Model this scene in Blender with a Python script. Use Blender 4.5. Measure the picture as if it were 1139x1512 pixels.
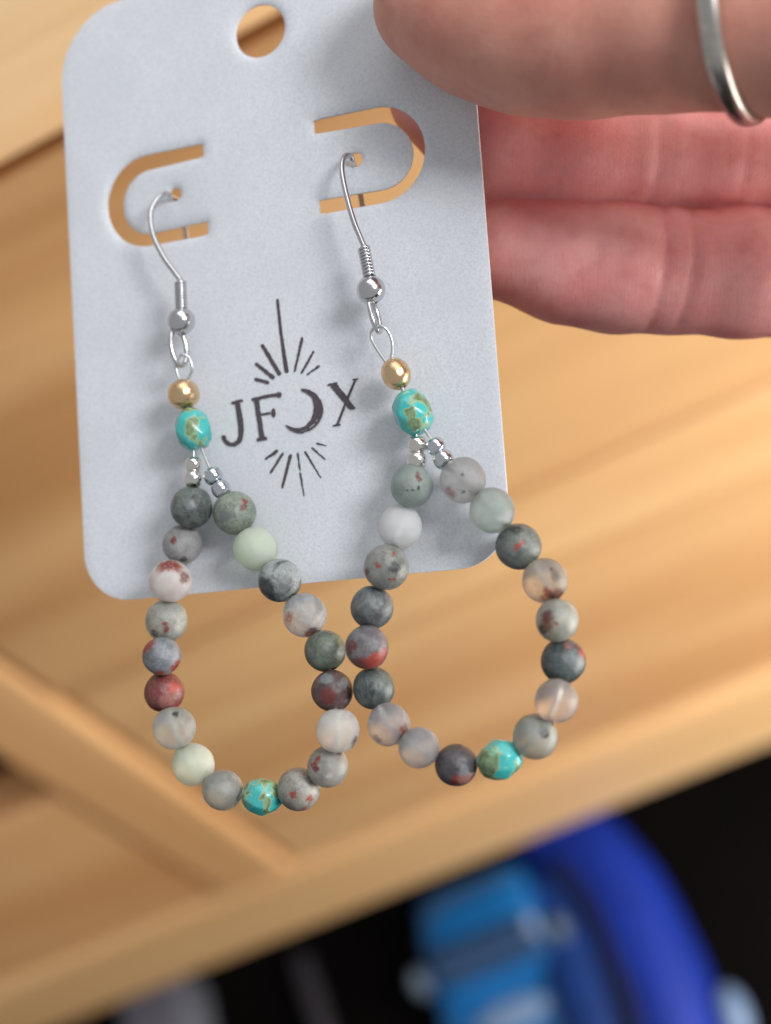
import bpy, bmesh, math, random
import numpy as np
from mathutils import Vector, Matrix, Quaternion
from mathutils.geometry import delaunay_2d_cdt

# ------------------------------------------------------------------ frame of reference
# Photogrammetric frame: K = (right, down, forward) of the lens in "units"; one unit is 1.1 mm.
S = 0.0011
F = 2200.0
CX, CY = 569.5, 756.0
D1 = np.array([-0.89130631, 0.4063362, 0.20115653])      # along the cabinet, to the left
D2 = np.array([0.39987938, 0.49537768, 0.77116628])      # straight down
NN = np.array([0.21370432, 0.76778372, -0.60401872])     # out of the cabinet front
B = np.stack([-D1, -NN, -D2])                            # lens frame -> world axes
V_FLOOR = 560.0
P0 = np.array([(50-CX)/F, (225-CY)/F, 1.0])*290.0        # a point on the cabinet's top rail edge
CAM_W = np.array([0.0, 0.0, (V_FLOOR - float(-P0@D2))*S])

def W(p):
    """lens-frame units -> world metres"""
    p = np.asarray(p, float)
    return p@B.T*S + CAM_W
def Wd(d):
    return np.asarray(d, float)@B.T
def ray(px, py):
    return np.array([(px-CX)/F, (py-CY)/F, 1.0])
def at(px, py, z):
    return ray(px, py)*z
RC = np.array([[0.9347102725303552, 0.06893578542154657, 0.3486611018087901],
               [-0.10104640916322502, 0.9920701103552557, 0.07474302198149302],
               [-0.3407437888229558, -0.10509402279874114, 0.9342638367990759]])
TC = np.array([-17.242343968946827, -63.842256960270866, 193.3569752990021])
def on_card(px, py, h=0.0):
    """point over the card's face at height h (lens frame)"""
    d = ray(px, py); n = RC[:, 2]
    return d*((n@TC-h)/(n@d))
def card_xy(px, py):
    return (RC.T@(on_card(px, py)-TC))[:2]
def card_pt(x, y, h=0.0):
    return RC@np.array([x, y, -h])+TC
def cab(u, v, w=0.0):
    return P0 - D1*u + D2*v + NN*w
def on_level(px, py, v):
    """point on the horizontal plane v units below the cabinet's top rail edge"""
    d = ray(px, py)
    return d*((v+P0@D2)/(d@D2))

# ------------------------------------------------------------------ camera, world, lamps, exposure
sc = bpy.context.scene
for o in list(bpy.data.objects): bpy.data.objects.remove(o)
col = sc.collection
cam_d = bpy.data.cameras.new('camera'); cam = bpy.data.objects.new('camera', cam_d); col.objects.link(cam)
cam_d.sensor_fit = 'HORIZONTAL'; cam_d.sensor_width = 36.0; cam_d.lens = 36.0*F/1139.0
cam_d.clip_start = 0.005; cam_d.clip_end = 50.0
cx, cy, cz = B[:, 0], -B[:, 1], -B[:, 2]
cam.matrix_world = Matrix(((cx[0], cy[0], cz[0], CAM_W[0]), (cx[1], cy[1], cz[1], CAM_W[1]), (cx[2], cy[2], cz[2], CAM_W[2]), (0, 0, 0, 1)))
cam_d.dof.use_dof = True
cam_d.dof.focus_distance = 179.5*S
cam_d.dof.aperture_fstop = cam_d.lens/5.6
cam_d.dof.aperture_blades = 0
sc.camera = cam

world = bpy.data.worlds.new('World'); sc.world = world; world.use_nodes = True
wb = world.node_tree.nodes['Background']
wb.inputs[0].default_value = (0.95, 0.97, 1.0, 1); wb.inputs[1].default_value = 0.40

def area_lamp(name, p, aim, sx, sy, power, color):
    l = bpy.data.lights.new(name, 'AREA'); l.shape = 'RECTANGLE'; l.size = sx; l.size_y = sy
    l.energy = power; l.color = color
    o = bpy.data.objects.new(name, l); col.objects.link(o)
    a = W(p); b = W(aim)
    o.location = a
    o.rotation_euler = Vector(b-a).to_track_quat('-Z', 'Y').to_euler()
    return o
AIM = on_card(450, 550)
area_lamp('window_light', AIM+np.array([0.50, -0.36, -0.79])*800, AIM, 0.22, 0.27, 5.8, (0.97, 0.98, 1.0))
area_lamp('ceiling_light', AIM+np.array([0.05, -0.86, -0.50])*900, AIM, 0.9, 0.7, 3.4, (1.0, 0.99, 0.98))
area_lamp('cabinet_fill_light', cab(390, 210, 220), cab(70, 250, 0), 0.36, 0.36, 4.7, (1.0, 0.96, 0.91))  # lamp added low at the right to brighten the cabinet wood

sc.view_settings.view_transform = 'Standard'; sc.view_settings.look = 'None'
sc.view_settings.exposure = 0.0; sc.view_settings.gamma = 1.0
sc.view_settings.use_curve_mapping = False
sc.cycles.use_denoising = True
sc.cycles.max_bounces = 8
sc.cycles.use_adaptive_sampling = True; sc.cycles.adaptive_threshold = 0.02

# ------------------------------------------------------------------ small helpers
def lin(r, g, b, k=1.0):
    f = lambda c: (c/255/12.92 if c/255 <= 0.04045 else ((c/255+0.055)/1.055)**2.4)
    return (min(f(r)*k, 0.92), min(f(g)*k, 0.92), min(f(b)*k, 0.92), 1.0)
def tag(o, label=None, cat=None, group=None, kind=None):
    if label: o['label'] = label
    if cat: o['category'] = cat
    if group: o['group'] = group
    if kind: o['kind'] = kind
    return o
def empty(name, loc):
    o = bpy.data.objects.new(name, None); o.empty_display_size = 0.005; col.objects.link(o)
    o.location = loc; return o
def link(name, me, mat, parent=None, loc=(0, 0, 0)):
    o = bpy.data.objects.new(name, me); col.objects.link(o)
    loc = Vector(loc)
    def base(p):
        v = Vector((0, 0, 0))
        while p: v += p.location; p = p.parent
        return v
    if parent: o.parent = parent; o.location = loc-base(parent)
    else: o.location = loc
    if mat and not me.materials: me.materials.append(mat)
    return o
def mesh_obj(name, vk, faces, mat, parent=None, smooth=True, origin=None, world=False):
    """vk: vertices in the lens frame (or world); the object's origin sits at origin"""
    vw = np.asarray(vk, float) if world else W(vk)
    o0 = vw.mean(0) if origin is None else np.asarray(origin, float)
    me = bpy.data.meshes.new(name)
    me.from_pydata((vw-o0).tolist(), [], [list(map(int, f)) for f in faces]); me.update()
    if smooth: me.polygons.foreach_set('use_smooth', [True]*len(me.polygons))
    bm = bmesh.new(); bm.from_mesh(me); bmesh.ops.recalc_face_normals(bm, faces=bm.faces); bm.to_mesh(me); bm.free()
    return link(name, me, mat, parent, o0)
def catmull(pts, n=8, closed=False):
    pts = np.asarray(pts, float); m = len(pts); out = []
    rng = range(m) if closed else range(m-1)
    for i in rng:
        g = (lambda k: pts[k % m]) if closed else (lambda k: pts[min(max(k, 0), m-1)])
        a, b, c, d = g(i-1), g(i), g(i+1), g(i+2)
        for t in np.linspace(0, 1, n, endpoint=False):
            out.append(0.5*((2*b)+(-a+c)*t+(2*a-5*b+4*c-d)*t*t+(-a+3*b-3*c+d)*t**3))
    if not closed: out.append(pts[-1])
    return np.array(out)
def tube(path, r, seg=10, closed=False, caps=True):
    path = np.asarray(path, float); n = len(path)
    r = np.broadcast_to(np.asarray(r, float), (n,))
    if closed: t = np.roll(path, -1, 0)-np.roll(path, 1, 0)
    else: t = np.gradient(path, axis=0)
    t /= np.linalg.norm(t, axis=1)[:, None]+1e-12
    a = np.array([0, 0, 1.0]) if abs(t[0][2]) < 0.8 else np.array([1.0, 0, 0])
    u = np.cross(t[0], a); u /= np.linalg.norm(u); V = []
    for i in range(n):
        u = u-t[i]*(u@t[i]); u /= np.linalg.norm(u); w = np.cross(t[i], u)
        for k in range(seg):
            th = 2*math.pi*k/seg; V.append(path[i]+r[i]*(u*math.cos(th)+w*math.sin(th)))
    Fs = []
    for i in range(n if closed else n-1):
        j = (i+1) % n
        for k in range(seg):
            l = (k+1) % seg; Fs.append((i*seg+k, i*seg+l, j*seg+l, j*seg+k))
    if caps and not closed:
        Fs.append(tuple(range(seg))[::-1]); Fs.append(tuple((n-1)*seg+k for k in range(seg)))
    return np.array(V), Fs
def join(*vf):
    V = []; Fs = []; b = 0
    for v, f in vf:
        V.append(np.asarray(v)); Fs += [tuple(i+b for i in q) for q in f]; b += len(v)
    return np.concatenate(V), Fs

# ------------------------------------------------------------------ materials
def new_mat(name):
    m = bpy.data.materials.new(name); m.use_nodes = True
    nt = m.node_tree; return m, nt, nt.nodes['Principled BSDF']
def nd(nt, t, **k):
    n = nt.nodes.new(t)
    for a, v in k.items(): setattr(n, a, v)
    return n
def sock(nt, s, v):
    if isinstance(v, bpy.types.NodeSocket): nt.links.new(v, s)
    else: s.default_value = v
def mixc(nt, f, a, b, mode='MIX'):
    n = nd(nt, 'ShaderNodeMix', data_type='RGBA', blend_type=mode)
    sock(nt, n.inputs[0], f); sock(nt, n.inputs[6], a); sock(nt, n.inputs[7], b); return n.outputs[2]
def noise(nt, vec, scale, detail=4, rough=0.5, dist=0.0):
    n = nd(nt, 'ShaderNodeTexNoise'); n.inputs['Scale'].default_value = scale
    n.inputs['Detail'].default_value = detail; n.inputs['Roughness'].default_value = rough; n.inputs['Distortion'].default_value = dist
    if vec is not None: nt.links.new(vec, n.inputs['Vector'])
    return n
def ramp01(nt, v, a, b, smooth=True):
    n = nd(nt, 'ShaderNodeMapRange'); n.interpolation_type = 'SMOOTHSTEP' if smooth else 'LINEAR'
    nt.links.new(v, n.inputs[0]); n.inputs[1].default_value = a; n.inputs[2].default_value = b
    return n.outputs[0]
def vmath(nt, op, a, b=None):
    n = nd(nt, 'ShaderNodeVectorMath', operation=op); sock(nt, n.inputs[0], a)
    if b is not None: sock(nt, n.inputs[1], b)
    return n
def math_(nt, op, a, b=0.0):
    n = nd(nt, 'ShaderNodeMath', operation=op); sock(nt, n.inputs[0], a); sock(nt, n.inputs[1], b); return n.outputs[0]
def bump(nt, bsdf, h, strength, dist):
    n = nd(nt, 'ShaderNodeBump'); n.inputs['Strength'].default_value = strength; n.inputs['Distance'].default_value = dist
    nt.links.new(h, n.inputs['Height']); nt.links.new(n.outputs[0], bsdf.inputs['Normal']); return n
def objco(nt): return nd(nt, 'ShaderNodeTexCoord').outputs['Object']

def simple(name, c, rough=0.5, metal=0.0, coat=0.0, var=0.0, vscale=500.0, bstr=0.0):
    m, nt, b = new_mat(name)
    b.inputs['Roughness'].default_value = rough; b.inputs['Metallic'].default_value = metal
    b.inputs['Coat Weight'].default_value = coat
    n = noise(nt, objco(nt), vscale, 4)
    f = ramp01(nt, n.outputs[0], 0.3, 0.7)
    d = tuple(x*(1-var) for x in c[:3])+(1,)
    nt.links.new(mixc(nt, f, c, d), b.inputs['Base Color'])
    if bstr: bump(nt, b, n.outputs[0], bstr, 0.00005)
    return m

def card_mat():
    m, nt, b = new_mat('card_stock')
    co = objco(nt)
    n1 = noise(nt, co, 2600, 6, 0.65); n2 = noise(nt, co, 90, 3)
    c = mixc(nt, ramp01(nt, n2.outputs[0], 0.3, 0.7), lin(220, 223, 228), lin(213, 216, 221))
    c = mixc(nt, ramp01(nt, n1.outputs[0], 0.35, 0.75), c, lin(198, 201, 207))
    nt.links.new(c, b.inputs['Base Color'])
    b.inputs['Roughness'].default_value = 0.85; b.inputs['Specular IOR Level'].default_value = 0.25
    bump(nt, b, n1.outputs[0], 0.6, 0.00010)
    return m
CARD = card_mat()
INK = simple('stamp_ink', lin(84, 76, 82), 0.8, 0, 0, 0.35, 2500, 0.3)
STEEL = simple('steel', lin(212, 212, 214), 0.2, 1.0, 0, 0.10, 900)
SILVER = simple('silver', lin(240, 236, 232), 0.13, 1.0, 0, 0.12, 1500)
SILVER2 = simple('silver_blue', lin(222, 226, 232), 0.13, 1.0, 0, 0.12, 1500)
GOLD = simple('gold_plate', lin(250, 210, 164), 0.19, 1.0, 0, 0.18, 1400, 0.25)
WIRE = simple('beading_wire', lin(214, 218, 216), 0.28, 0.85, 0, 0.1, 2000)
RINGM = simple('brushed_silver', lin(206, 199, 191), 0.32, 1.0, 0, 0.2, 700)

def wood_mat(name, light, dark, along='x', seed=0.0, rough=0.42):
    m, nt, b = new_mat(name)
    co = objco(nt)
    mp = nd(nt, 'ShaderNodeMapping'); nt.links.new(co, mp.inputs[0])
    sc_ = (1.6, 10, 24) if along == 'x' else (24, 10, 1.6)
    mp.inputs['Scale'].default_value = sc_; mp.inputs['Location'].default_value = (seed, seed*2.3, seed*1.7)
    n1 = noise(nt, mp.outputs[0], 1.0, 5, 0.55, 0.6)
    mp2 = nd(nt, 'ShaderNodeMapping'); nt.links.new(co, mp2.inputs[0])
    mp2.inputs['Scale'].default_value = tuple(v*7 for v in sc_); mp2.inputs['Location'].default_value = (seed*3, seed, seed)
    n2 = noise(nt, mp2.outputs[0], 1.0, 4, 0.6)
    mp3 = nd(nt, 'ShaderNodeMapping'); nt.links.new(co, mp3.inputs[0])
    mp3.inputs['Scale'].default_value = (3, 6, 9); mp3.inputs['Location'].default_value = (seed*5, seed, seed*2)
    n3 = noise(nt, mp3.outputs[0], 1.0, 2)
    c = mixc(nt, ramp01(nt, n1.outputs[0], 0.36, 0.64), light, dark)
    c = mixc(nt, math_(nt, 'MULTIPLY', ramp01(nt, n2.outputs[0], 0.55, 0.75), 0.22), c, tuple(x*0.6 for x in dark[:3])+(1,))
    c = mixc(nt, math_(nt, 'MULTIPLY', ramp01(nt, n3.outputs[0], 0.4, 0.7), 0.30), c, lin(202, 146, 96))
    nt.links.new(c, b.inputs['Base Color'])
    b.inputs['Roughness'].default_value = rough
    b.inputs['Coat Weight'].default_value = 0.25; b.inputs['Coat Roughness'].default_value = 0.25
    bump(nt, b, n2.outputs[0], 0.2, 0.0004)
    return m
PINE_L, PINE_D = lin(214, 174, 124), lin(190, 144, 96)
PINE = [wood_mat('pine_panel', PINE_L, PINE_D, 'x', 1.3), wood_mat('pine_rail', lin(248, 216, 170), lin(236, 192, 140), 'x', 4.1),
        wood_mat('pine_stile', lin(230, 186, 132), lin(208, 156, 104), 'z', 7.7), wood_mat('pine_drawer', lin(224, 174, 120), lin(200, 142, 90), 'x', 9.2),
        wood_mat('pine_upper_drawer', lin(200, 158, 110), lin(174, 128, 82), 'x', 2.6),
        wood_mat('pine_bottom_rail', lin(230, 190, 138), lin(214, 168, 114), 'x', 6.3)]

def stone_mat(i, base, second, amt, scale, specks, sss, spots, rot, streak=0.0):
    """matt jasper bead: mottled ground, dark specks and its own red or dark marks"""
    m, nt, b = new_mat('stone_%02d' % i)
    co = objco(nt)
    K = (1.04 if sum(base) > 380 else 0.84)+(0.75*sss)
    mp = nd(nt, 'ShaderNodeMapping'); nt.links.new(co, mp.inputs[0])
    mp.inputs['Location'].default_value = (i*1.37, i*2.11, i*0.73)
    if streak: mp.inputs['Scale'].default_value = (1+streak, 1+streak, 1/(1+streak*0.5))
    v = mp.outputs[0]
    n1 = noise(nt, v, scale*0.8, 6, 0.62, 0.8)
    c = mixc(nt, math_(nt, 'MULTIPLY', ramp01(nt, n1.outputs[0], 0.43, 0.60), amt), lin(*base, K), lin(*second, K))
    nb = noise(nt, v, 1.1, 3, 0.5, 0.3)
    c = mixc(nt, math_(nt, 'MULTIPLY', ramp01(nt, nb.outputs[0], 0.40, 0.66), 0.30), c, lin(*[min(255, x*1.25) for x in base], K))
    n4 = noise(nt, v, 10, 4, 0.7)
    c = mixc(nt, math_(nt, 'MULTIPLY', ramp01(nt, n4.outputs[0], 0.48, 0.66), (0.16*(1-sss) if sum(base) > 400 else 0.07)), c, (0.75, 0.76, 0.74, 1))
    c = mixc(nt, math_(nt, 'MULTIPLY', ramp01(nt, n4.outputs[0], 0.50, 0.34), 0.28*max(0, 1-1.6*sss)), c, lin(*[x*0.62 for x in second], K))
    if specks:
        n2 = noise(nt, v, 4.2, 6, 0.85)
        c = mixc(nt, math_(nt, 'MULTIPLY', ramp01(nt, n2.outputs[0], 0.565, 0.63), specks), c, lin(50, 54, 54, K))
    nw = noise(nt, v, 3.2, 5, 0.7)
    warp = vmath(nt, 'SCALE', vmath(nt, 'SUBTRACT', nw.outputs[1], (0.5, 0.5, 0.5)).outputs[0]); warp.inputs['Scale'].default_value = 0.7
    pv = vmath(nt, 'ADD', co, warp.outputs[0]).outputs[0]
    nf = noise(nt, v, 7, 5, 0.75)
    for (dx, dy, size, kind) in spots:
        rr = dx*dx+dy*dy
        if rr > 0.96: dx, dy = dx*math.sqrt(0.96/rr), dy*math.sqrt(0.96/rr)
        d = np.array([dx, dy, -math.sqrt(max(0.0, 1-dx*dx-dy*dy))])
        dl = rot.inverted() @ Vector(Wd(d))
        ds = vmath(nt, 'DISTANCE', pv, tuple(dl)).outputs['Value']
        k = ramp01(nt, ds, size*(1.25+0.5*sss), size*(0.70-0.4*sss))
        k = math_(nt, 'MULTIPLY', k, ramp01(nt, nf.outputs[0], 0.28, 0.48))
        colr = {'r': (148, 54, 46), 'd': (104, 44, 42), 'o': (164, 70, 54), 'k': (50, 54, 54), 'w': (206, 208, 206), 'p': (148, 98, 92), 'g': (118, 122, 124)}[kind]
        c = mixc(nt, math_(nt, 'MULTIPLY', k, 0.92), c, lin(*colr))
    nt.links.new(c, b.inputs['Base Color'])
    b.inputs['Roughness'].default_value = 0.31; b.inputs['Specular IOR Level'].default_value = 0.5
    b.inputs['IOR'].default_value = 1.54 if sss < 0.25 else 1.36
    if sss:
        b.inputs['Subsurface Weight'].default_value = min(1.0, sss*1.9)
        b.inputs['Subsurface Radius'].default_value = (1.0, 0.97, 0.92); b.inputs['Subsurface Scale'].default_value = 0.0026
        b.inputs['Transmission Weight'].default_value = (0.56 if sum(base) > 590 else min(0.80, sss*1.85))
    n3 = noise(nt, v, 16, 5, 0.75)
    bump(nt, b, n3.outputs[0], 0.16, 0.03)
    return m

def turq_mat(i, patch):
    m, nt, b = new_mat('turquoise_%d' % i)
    co = objco(nt)
    mp = nd(nt, 'ShaderNodeMapping'); nt.links.new(co, mp.inputs[0]); mp.inputs['Location'].default_value = (i*3.1, i*1.7, i*0.9)
    v = mp.outputs[0]
    n1 = noise(nt, v, 1.0, 3, 0.5, 0.4); n2 = noise(nt, v, 3.5, 5, 0.7, 0.5)
    c = mixc(nt, n2.outputs[0], lin(36, 164, 166), lin(86, 194, 186))
    k = ramp01(nt, n1.outputs[0], patch, patch+0.05)
    olive = mixc(nt, ramp01(nt, n2.outputs[0], 0.40, 0.62), lin(132, 146, 92), lin(104, 98, 46))
    c = mixc(nt, math_(nt, 'MULTIPLY', k, 0.85), c, olive)
    e = math_(nt, 'MULTIPLY', ramp01(nt, n1.outputs[0], patch-0.015, patch+0.01), ramp01(nt, n1.outputs[0], patch+0.07, patch+0.02))
    c = mixc(nt, math_(nt, 'MULTIPLY', e, 0.6), c, lin(164, 184, 132))
    nt.links.new(c, b.inputs['Base Color'])
    b.inputs['Roughness'].default_value = 0.22; b.inputs['Coat Weight'].default_value = 0.6; b.inputs['Coat Roughness'].default_value = 0.08
    bump(nt, b, n2.outputs[0], 0.10, 0.03)
    return m

def skin_mat():
    m, nt, b = new_mat('skin')
    co = objco(nt)
    at_ = nd(nt, 'ShaderNodeAttribute', attribute_name='flush')
    n1 = noise(nt, co, 90, 4, 0.55); n2 = noise(nt, co, 420, 4, 0.6); n5 = noise(nt, co, 2200, 3, 0.6)
    c = mixc(nt, ramp01(nt, n1.outputs[0], 0.3, 0.7), lin(212, 154, 136), lin(200, 134, 118))
    f = mixc(nt, ramp01(nt, n1.outputs[0], 0.3, 0.7), lin(240, 174, 169), lin(228, 146, 142))
    c = mixc(nt, at_.outputs['Fac'], c, f)
    c = mixc(nt, math_(nt, 'MULTIPLY', ramp01(nt, n2.outputs[0], 0.45, 0.7), 0.13), c, lin(160, 84, 76))
    nt.links.new(c, b.inputs['Base Color'])
    b.inputs['Roughness'].default_value = 0.48; b.inputs['Specular IOR Level'].default_value = 0.4
    b.inputs['Subsurface Weight'].default_value = 0.5
    b.inputs['Subsurface Radius'].default_value = (1.0, 0.38, 0.26); b.inputs['Subsurface Scale'].default_value = 0.004
    lc = nd(nt, 'ShaderNodeAttribute', attribute_name='lens_co')
    def stretched(sx, sy, det, rough=0.6):
        mp = nd(nt, 'ShaderNodeMapping'); nt.links.new(lc.outputs['Vector'], mp.inputs[0]); mp.inputs['Scale'].default_value = (sx, sy, sy)
        return noise(nt, mp.outputs[0], 1.0, det, rough, 0.4).outputs[0]
    cross = stretched(2.6, 0.28, 3)                       # fine folds across the finger
    ridge = nd(nt, 'ShaderNodeTexWave', wave_type='BANDS', bands_direction='DIAGONAL'); ridge.inputs['Scale'].default_value = 0.62
    ridge.inputs['Distortion'].default_value = 9.0; ridge.inputs['Detail'].default_value = 1.0; ridge.inputs['Detail Scale'].default_value = 0.12
    nt.links.new(lc.outputs['Vector'], ridge.inputs['Vector'])
    h = math_(nt, 'ADD', math_(nt, 'MULTIPLY', math_(nt, 'MULTIPLY', ridge.outputs['Fac'], at_.outputs['Fac']), 0.14),
              math_(nt, 'ADD', math_(nt, 'MULTIPLY', n5.outputs[0], 0.8), math_(nt, 'MULTIPLY', cross, 1.0)))
    bump(nt, b, h, 0.55, 0.00013)
    return m
SKIN = skin_mat()
NAIL = simple('nail', lin(222, 148, 146), 0.25, 0, 0.3, 0.12, 300)

# ------------------------------------------------------------------ setting: floor
def boxfaces():
    return [(0, 1, 3, 2), (4, 6, 7, 5), (0, 4, 5, 1), (2, 3, 7, 6), (0, 2, 6, 4), (1, 5, 7, 3)]
def cab_box(name, u0, u1, v0, v1, w0, w1, mat, parent, bev=0.0, seg=2):
    """a board aligned with the cabinet, edges eased"""
    X0, X1 = W(cab(u0, v1, w1))*1.0, W(cab(u1, v0, w0))*1.0
    c = (X0+X1)/2; h = np.abs(X1-X0)/2
    bm = bmesh.new(); bmesh.ops.create_cube(bm, size=2.0)
    for vt in bm.verts: vt.co = Vector((vt.co.x*h[0], vt.co.y*h[1], vt.co.z*h[2]))
    if bev: bmesh.ops.bevel(bm, geom=list(bm.edges), offset=bev*S, segments=seg, affect='EDGES', profile=0.6)
    me = bpy.data.meshes.new(name); bm.to_mesh(me); bm.free()
    return link(name, me, mat, parent, c)

FLOOR_M = simple('dark_floor', (0.0045, 0.0025, 0.0022, 1), 0.8, 0, 0, 0.5, 12)
FLOOR_M.node_tree.nodes['Principled BSDF'].inputs['Specular IOR Level'].default_value = 0.08
me = bpy.data.meshes.new('floor'); me.from_pydata([(-3, -3, 0), (3, -3, 0), (3, 3, 0), (-3, 3, 0)], [], [(0, 1, 2, 3)])
tag(link('floor', me, FLOOR_M), kind='structure')

# ------------------------------------------------------------------ cabinet
base_w = W(cab(-100, V_FLOOR, -150))
cabinet = tag(empty('cabinet', base_w), 'pale pine cabinet with drawer fronts, rails and an upright stile behind the card', 'cabinet')
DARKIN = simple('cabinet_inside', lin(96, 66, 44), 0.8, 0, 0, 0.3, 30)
UL, UR = -420, 330
cab_box('top_board', UL-14, UR+14, -78, -1.5, -300, 2, PINE[1], cabinet, 3.5, 3)
cab_box('bottom_rail', UL, UR, 327, 383, -22, 0, PINE[5], cabinet, 8, 5)
cab_box('stile', -137.5, -109, 2, 326, -22, 0, PINE[2], cabinet, 2.2, 3)
cab_box('stile', UL, UL+34, 2, 326, -22, 0, PINE[2], cabinet, 2.2, 3)
cab_box('stile', UR-34, UR, 2, 326, -22, 0, PINE[2], cabinet, 2.2, 3)
cab_box('drawer_front', -106.2, UR-36, 3.2, 168.4, -24, -1, PINE[4], cabinet, 1.6, 3)
cab_box('drawer_front', -106.2, UR-36, 171.6, 324.6, -24, -3, PINE[0], cabinet, 2.0, 3)
cab_box('drawer_front', UL+36, -140, 219.5, 324.5, -24, -2.5, PINE[3], cabinet, 5, 3)
cab_box('shelf_board', UL+20, -128, 100, 112, -290, -26, PINE[3], cabinet, 1)
cab_box('inner_panel', UL+20, -128, 113, 218, -60, -50, PINE[3], cabinet)
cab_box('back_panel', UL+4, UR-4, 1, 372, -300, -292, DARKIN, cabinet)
cab_box('side_panel', UL, UL+16, 1, 372, -291, -23, PINE[2], cabinet, 1)
cab_box('side_panel', UR-16, UR, 1, 372, -291, -23, PINE[2], cabinet, 1)
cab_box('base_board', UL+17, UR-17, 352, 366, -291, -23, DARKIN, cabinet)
for uu in (UL+4, UR-40):
    for ww in (-288, -40):
        cab_box('leg', uu, uu+36, 384, V_FLOOR, ww, ww+36, PINE[2], cabinet, 2)

# ------------------------------------------------------------------ blurred things on the floor
def floor_thing_frame(px, py, px2, py2, v=V_FLOOR):
    a = on_level(px, py, v); b = on_level(px2, py2, v)
    f = b-a; f /= np.linalg.norm(f); r = np.cross(f, D2); r /= np.linalg.norm(r)
    if r[0] < 0: r = -r
    return a, f, r, -D2
CARBLUE = simple('toy_blue', lin(28, 112, 180), 0.3, 0, 0.5, 0.15, 40)
GLASS_D = simple('dark_window', lin(34, 66, 104), 0.3, 0, 0.5, 0.1, 40)
LIGHTW = simple('white_plastic', lin(130, 155, 190), 0.35, 0, 0.2, 0.1, 40)
GREYP = simple('grey_plastic', lin(95, 108, 122), 0.45, 0, 0, 0.15, 40)
DEEPB = simple('deep_blue_fabric', lin(10, 48, 160), 0.6, 0, 0, 0.25, 60)
MIDB = simple('mid_blue_fabric', lin(14, 60, 135), 0.6, 0, 0, 0.25, 60)
SEAM = simple('navy_seam', lin(22, 26, 60), 0.8, 0, 0, 0.2, 60)
TYRE = simple('tyre', lin(26, 26, 30), 0.8, 0, 0, 0.2, 60)

VT = V_FLOOR-0.0
def loft(profile, half, crown, frame, n=9):
    """profile: (along, height, halfwidth) rows lofted over a rounded cross section"""
    a, f, r, up = frame; V = []; Fs = []
    for (s, h0, h1, hw) in profile:
        for k in range(n*2):
            th = 2*math.pi*k/(n*2)
            ex = 0.62
            cx_ = math.copysign(abs(math.cos(th))**ex, math.cos(th)); sy = math.copysign(abs(math.sin(th))**ex, math.sin(th))
            V.append(a+f*s+r*hw*cx_+up*((h0+h1)/2+(h1-h0)/2*sy))
    m = n*2; L = len(profile)
    for i in range(L-1):
        for k in range(m):
            l = (k+1) % m; Fs.append((i*m+k, i*m+l, (i+1)*m+l, (i+1)*m+k))
    Fs.append(tuple(range(m))); Fs.append(tuple((L-1)*m+k for k in range(m)))
    return np.array(V), Fs
fr = floor_thing_frame(765, 1440, 800, 1560)
car = tag(empty('toy_car', W(fr[0])), 'bright blue toy car with white round headlamps, blurred on the dark floor', 'toy car')
v, f = loft([(-44, 12, 20, 26), (-40, 8, 30, 34), (-20, 7, 34, 37), (0, 7, 34, 38), (30, 7, 32, 38), (46, 8, 28, 36), (52, 11, 22, 28)], 0, 0, fr)
mesh_obj('body', v, f, CARBLUE, car)
v, f = loft([(-38, 30, 40, 26), (-32, 30, 54, 29), (-10, 30, 56, 30), (0, 30, 50, 31), (14, 30, 36, 32)], 0, 0, fr)
cabn = mesh_obj('cabin', v, f, CARBLUE, car)
v, f = loft([(-7, 51, 56.2, 25), (-1, 40, 52.5, 27), (8, 34, 44.5, 28), (9.5, 34, 41, 27)], 0, 0, fr)
mesh_obj('windscreen', v, f, GLASS_D, car)
def ball(c, r, n=16, sq=(1, 1, 1), frame=None):
    V = []; Fs = []
    for i in range(n//2+1):
        ph = math.pi*i/(n//2)
        for k in range(n):
            th = 2*math.pi*k/n
            d = np.array([math.sin(ph)*math.cos(th)*sq[0], math.sin(ph)*math.sin(th)*sq[1], math.cos(ph)*sq[2]])*r
            if frame is not None: d = frame[0]*d[0]+frame[1]*d[1]+frame[2]*d[2]
            V.append(np.asarray(c)+d)
    for i in range(n//2):
        for k in range(n):
            l = (k+1) % n; Fs.append((i*n+k, i*n+l, (i+1)*n+l, (i+1)*n+k))
    return np.array(V), Fs
for s in (-1, 1):
    c = fr[0]+fr[1]*46+fr[2]*27*s+fr[3]*27
    mesh_obj('headlamp', *ball(c, 8.5), LIGHTW, car)
    c = fr[0]+fr[1]*2+fr[2]*37*s+fr[3]*42
    mesh_obj('mirror', *ball(c, 8, 16, (0.9, 0.6, 1.3), fr[1:4]), GREYP, car)
    for q in (-24, 30):
        mesh_obj('wheel', *ball(fr[0]+fr[1]*q+fr[2]*37*s+fr[3]*13, 13, 18, (1, 0.35, 1), fr[1:4]), TYRE, car)
mesh_obj('bonnet_highlight', *ball(fr[0]+fr[1]*28+fr[3]*31.5, 13, 18, (0.6, 1.5, 0.22), fr[1:4]), LIGHTW, car)  # pale flattened ball standing in for the highlight on the bonnet

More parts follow.
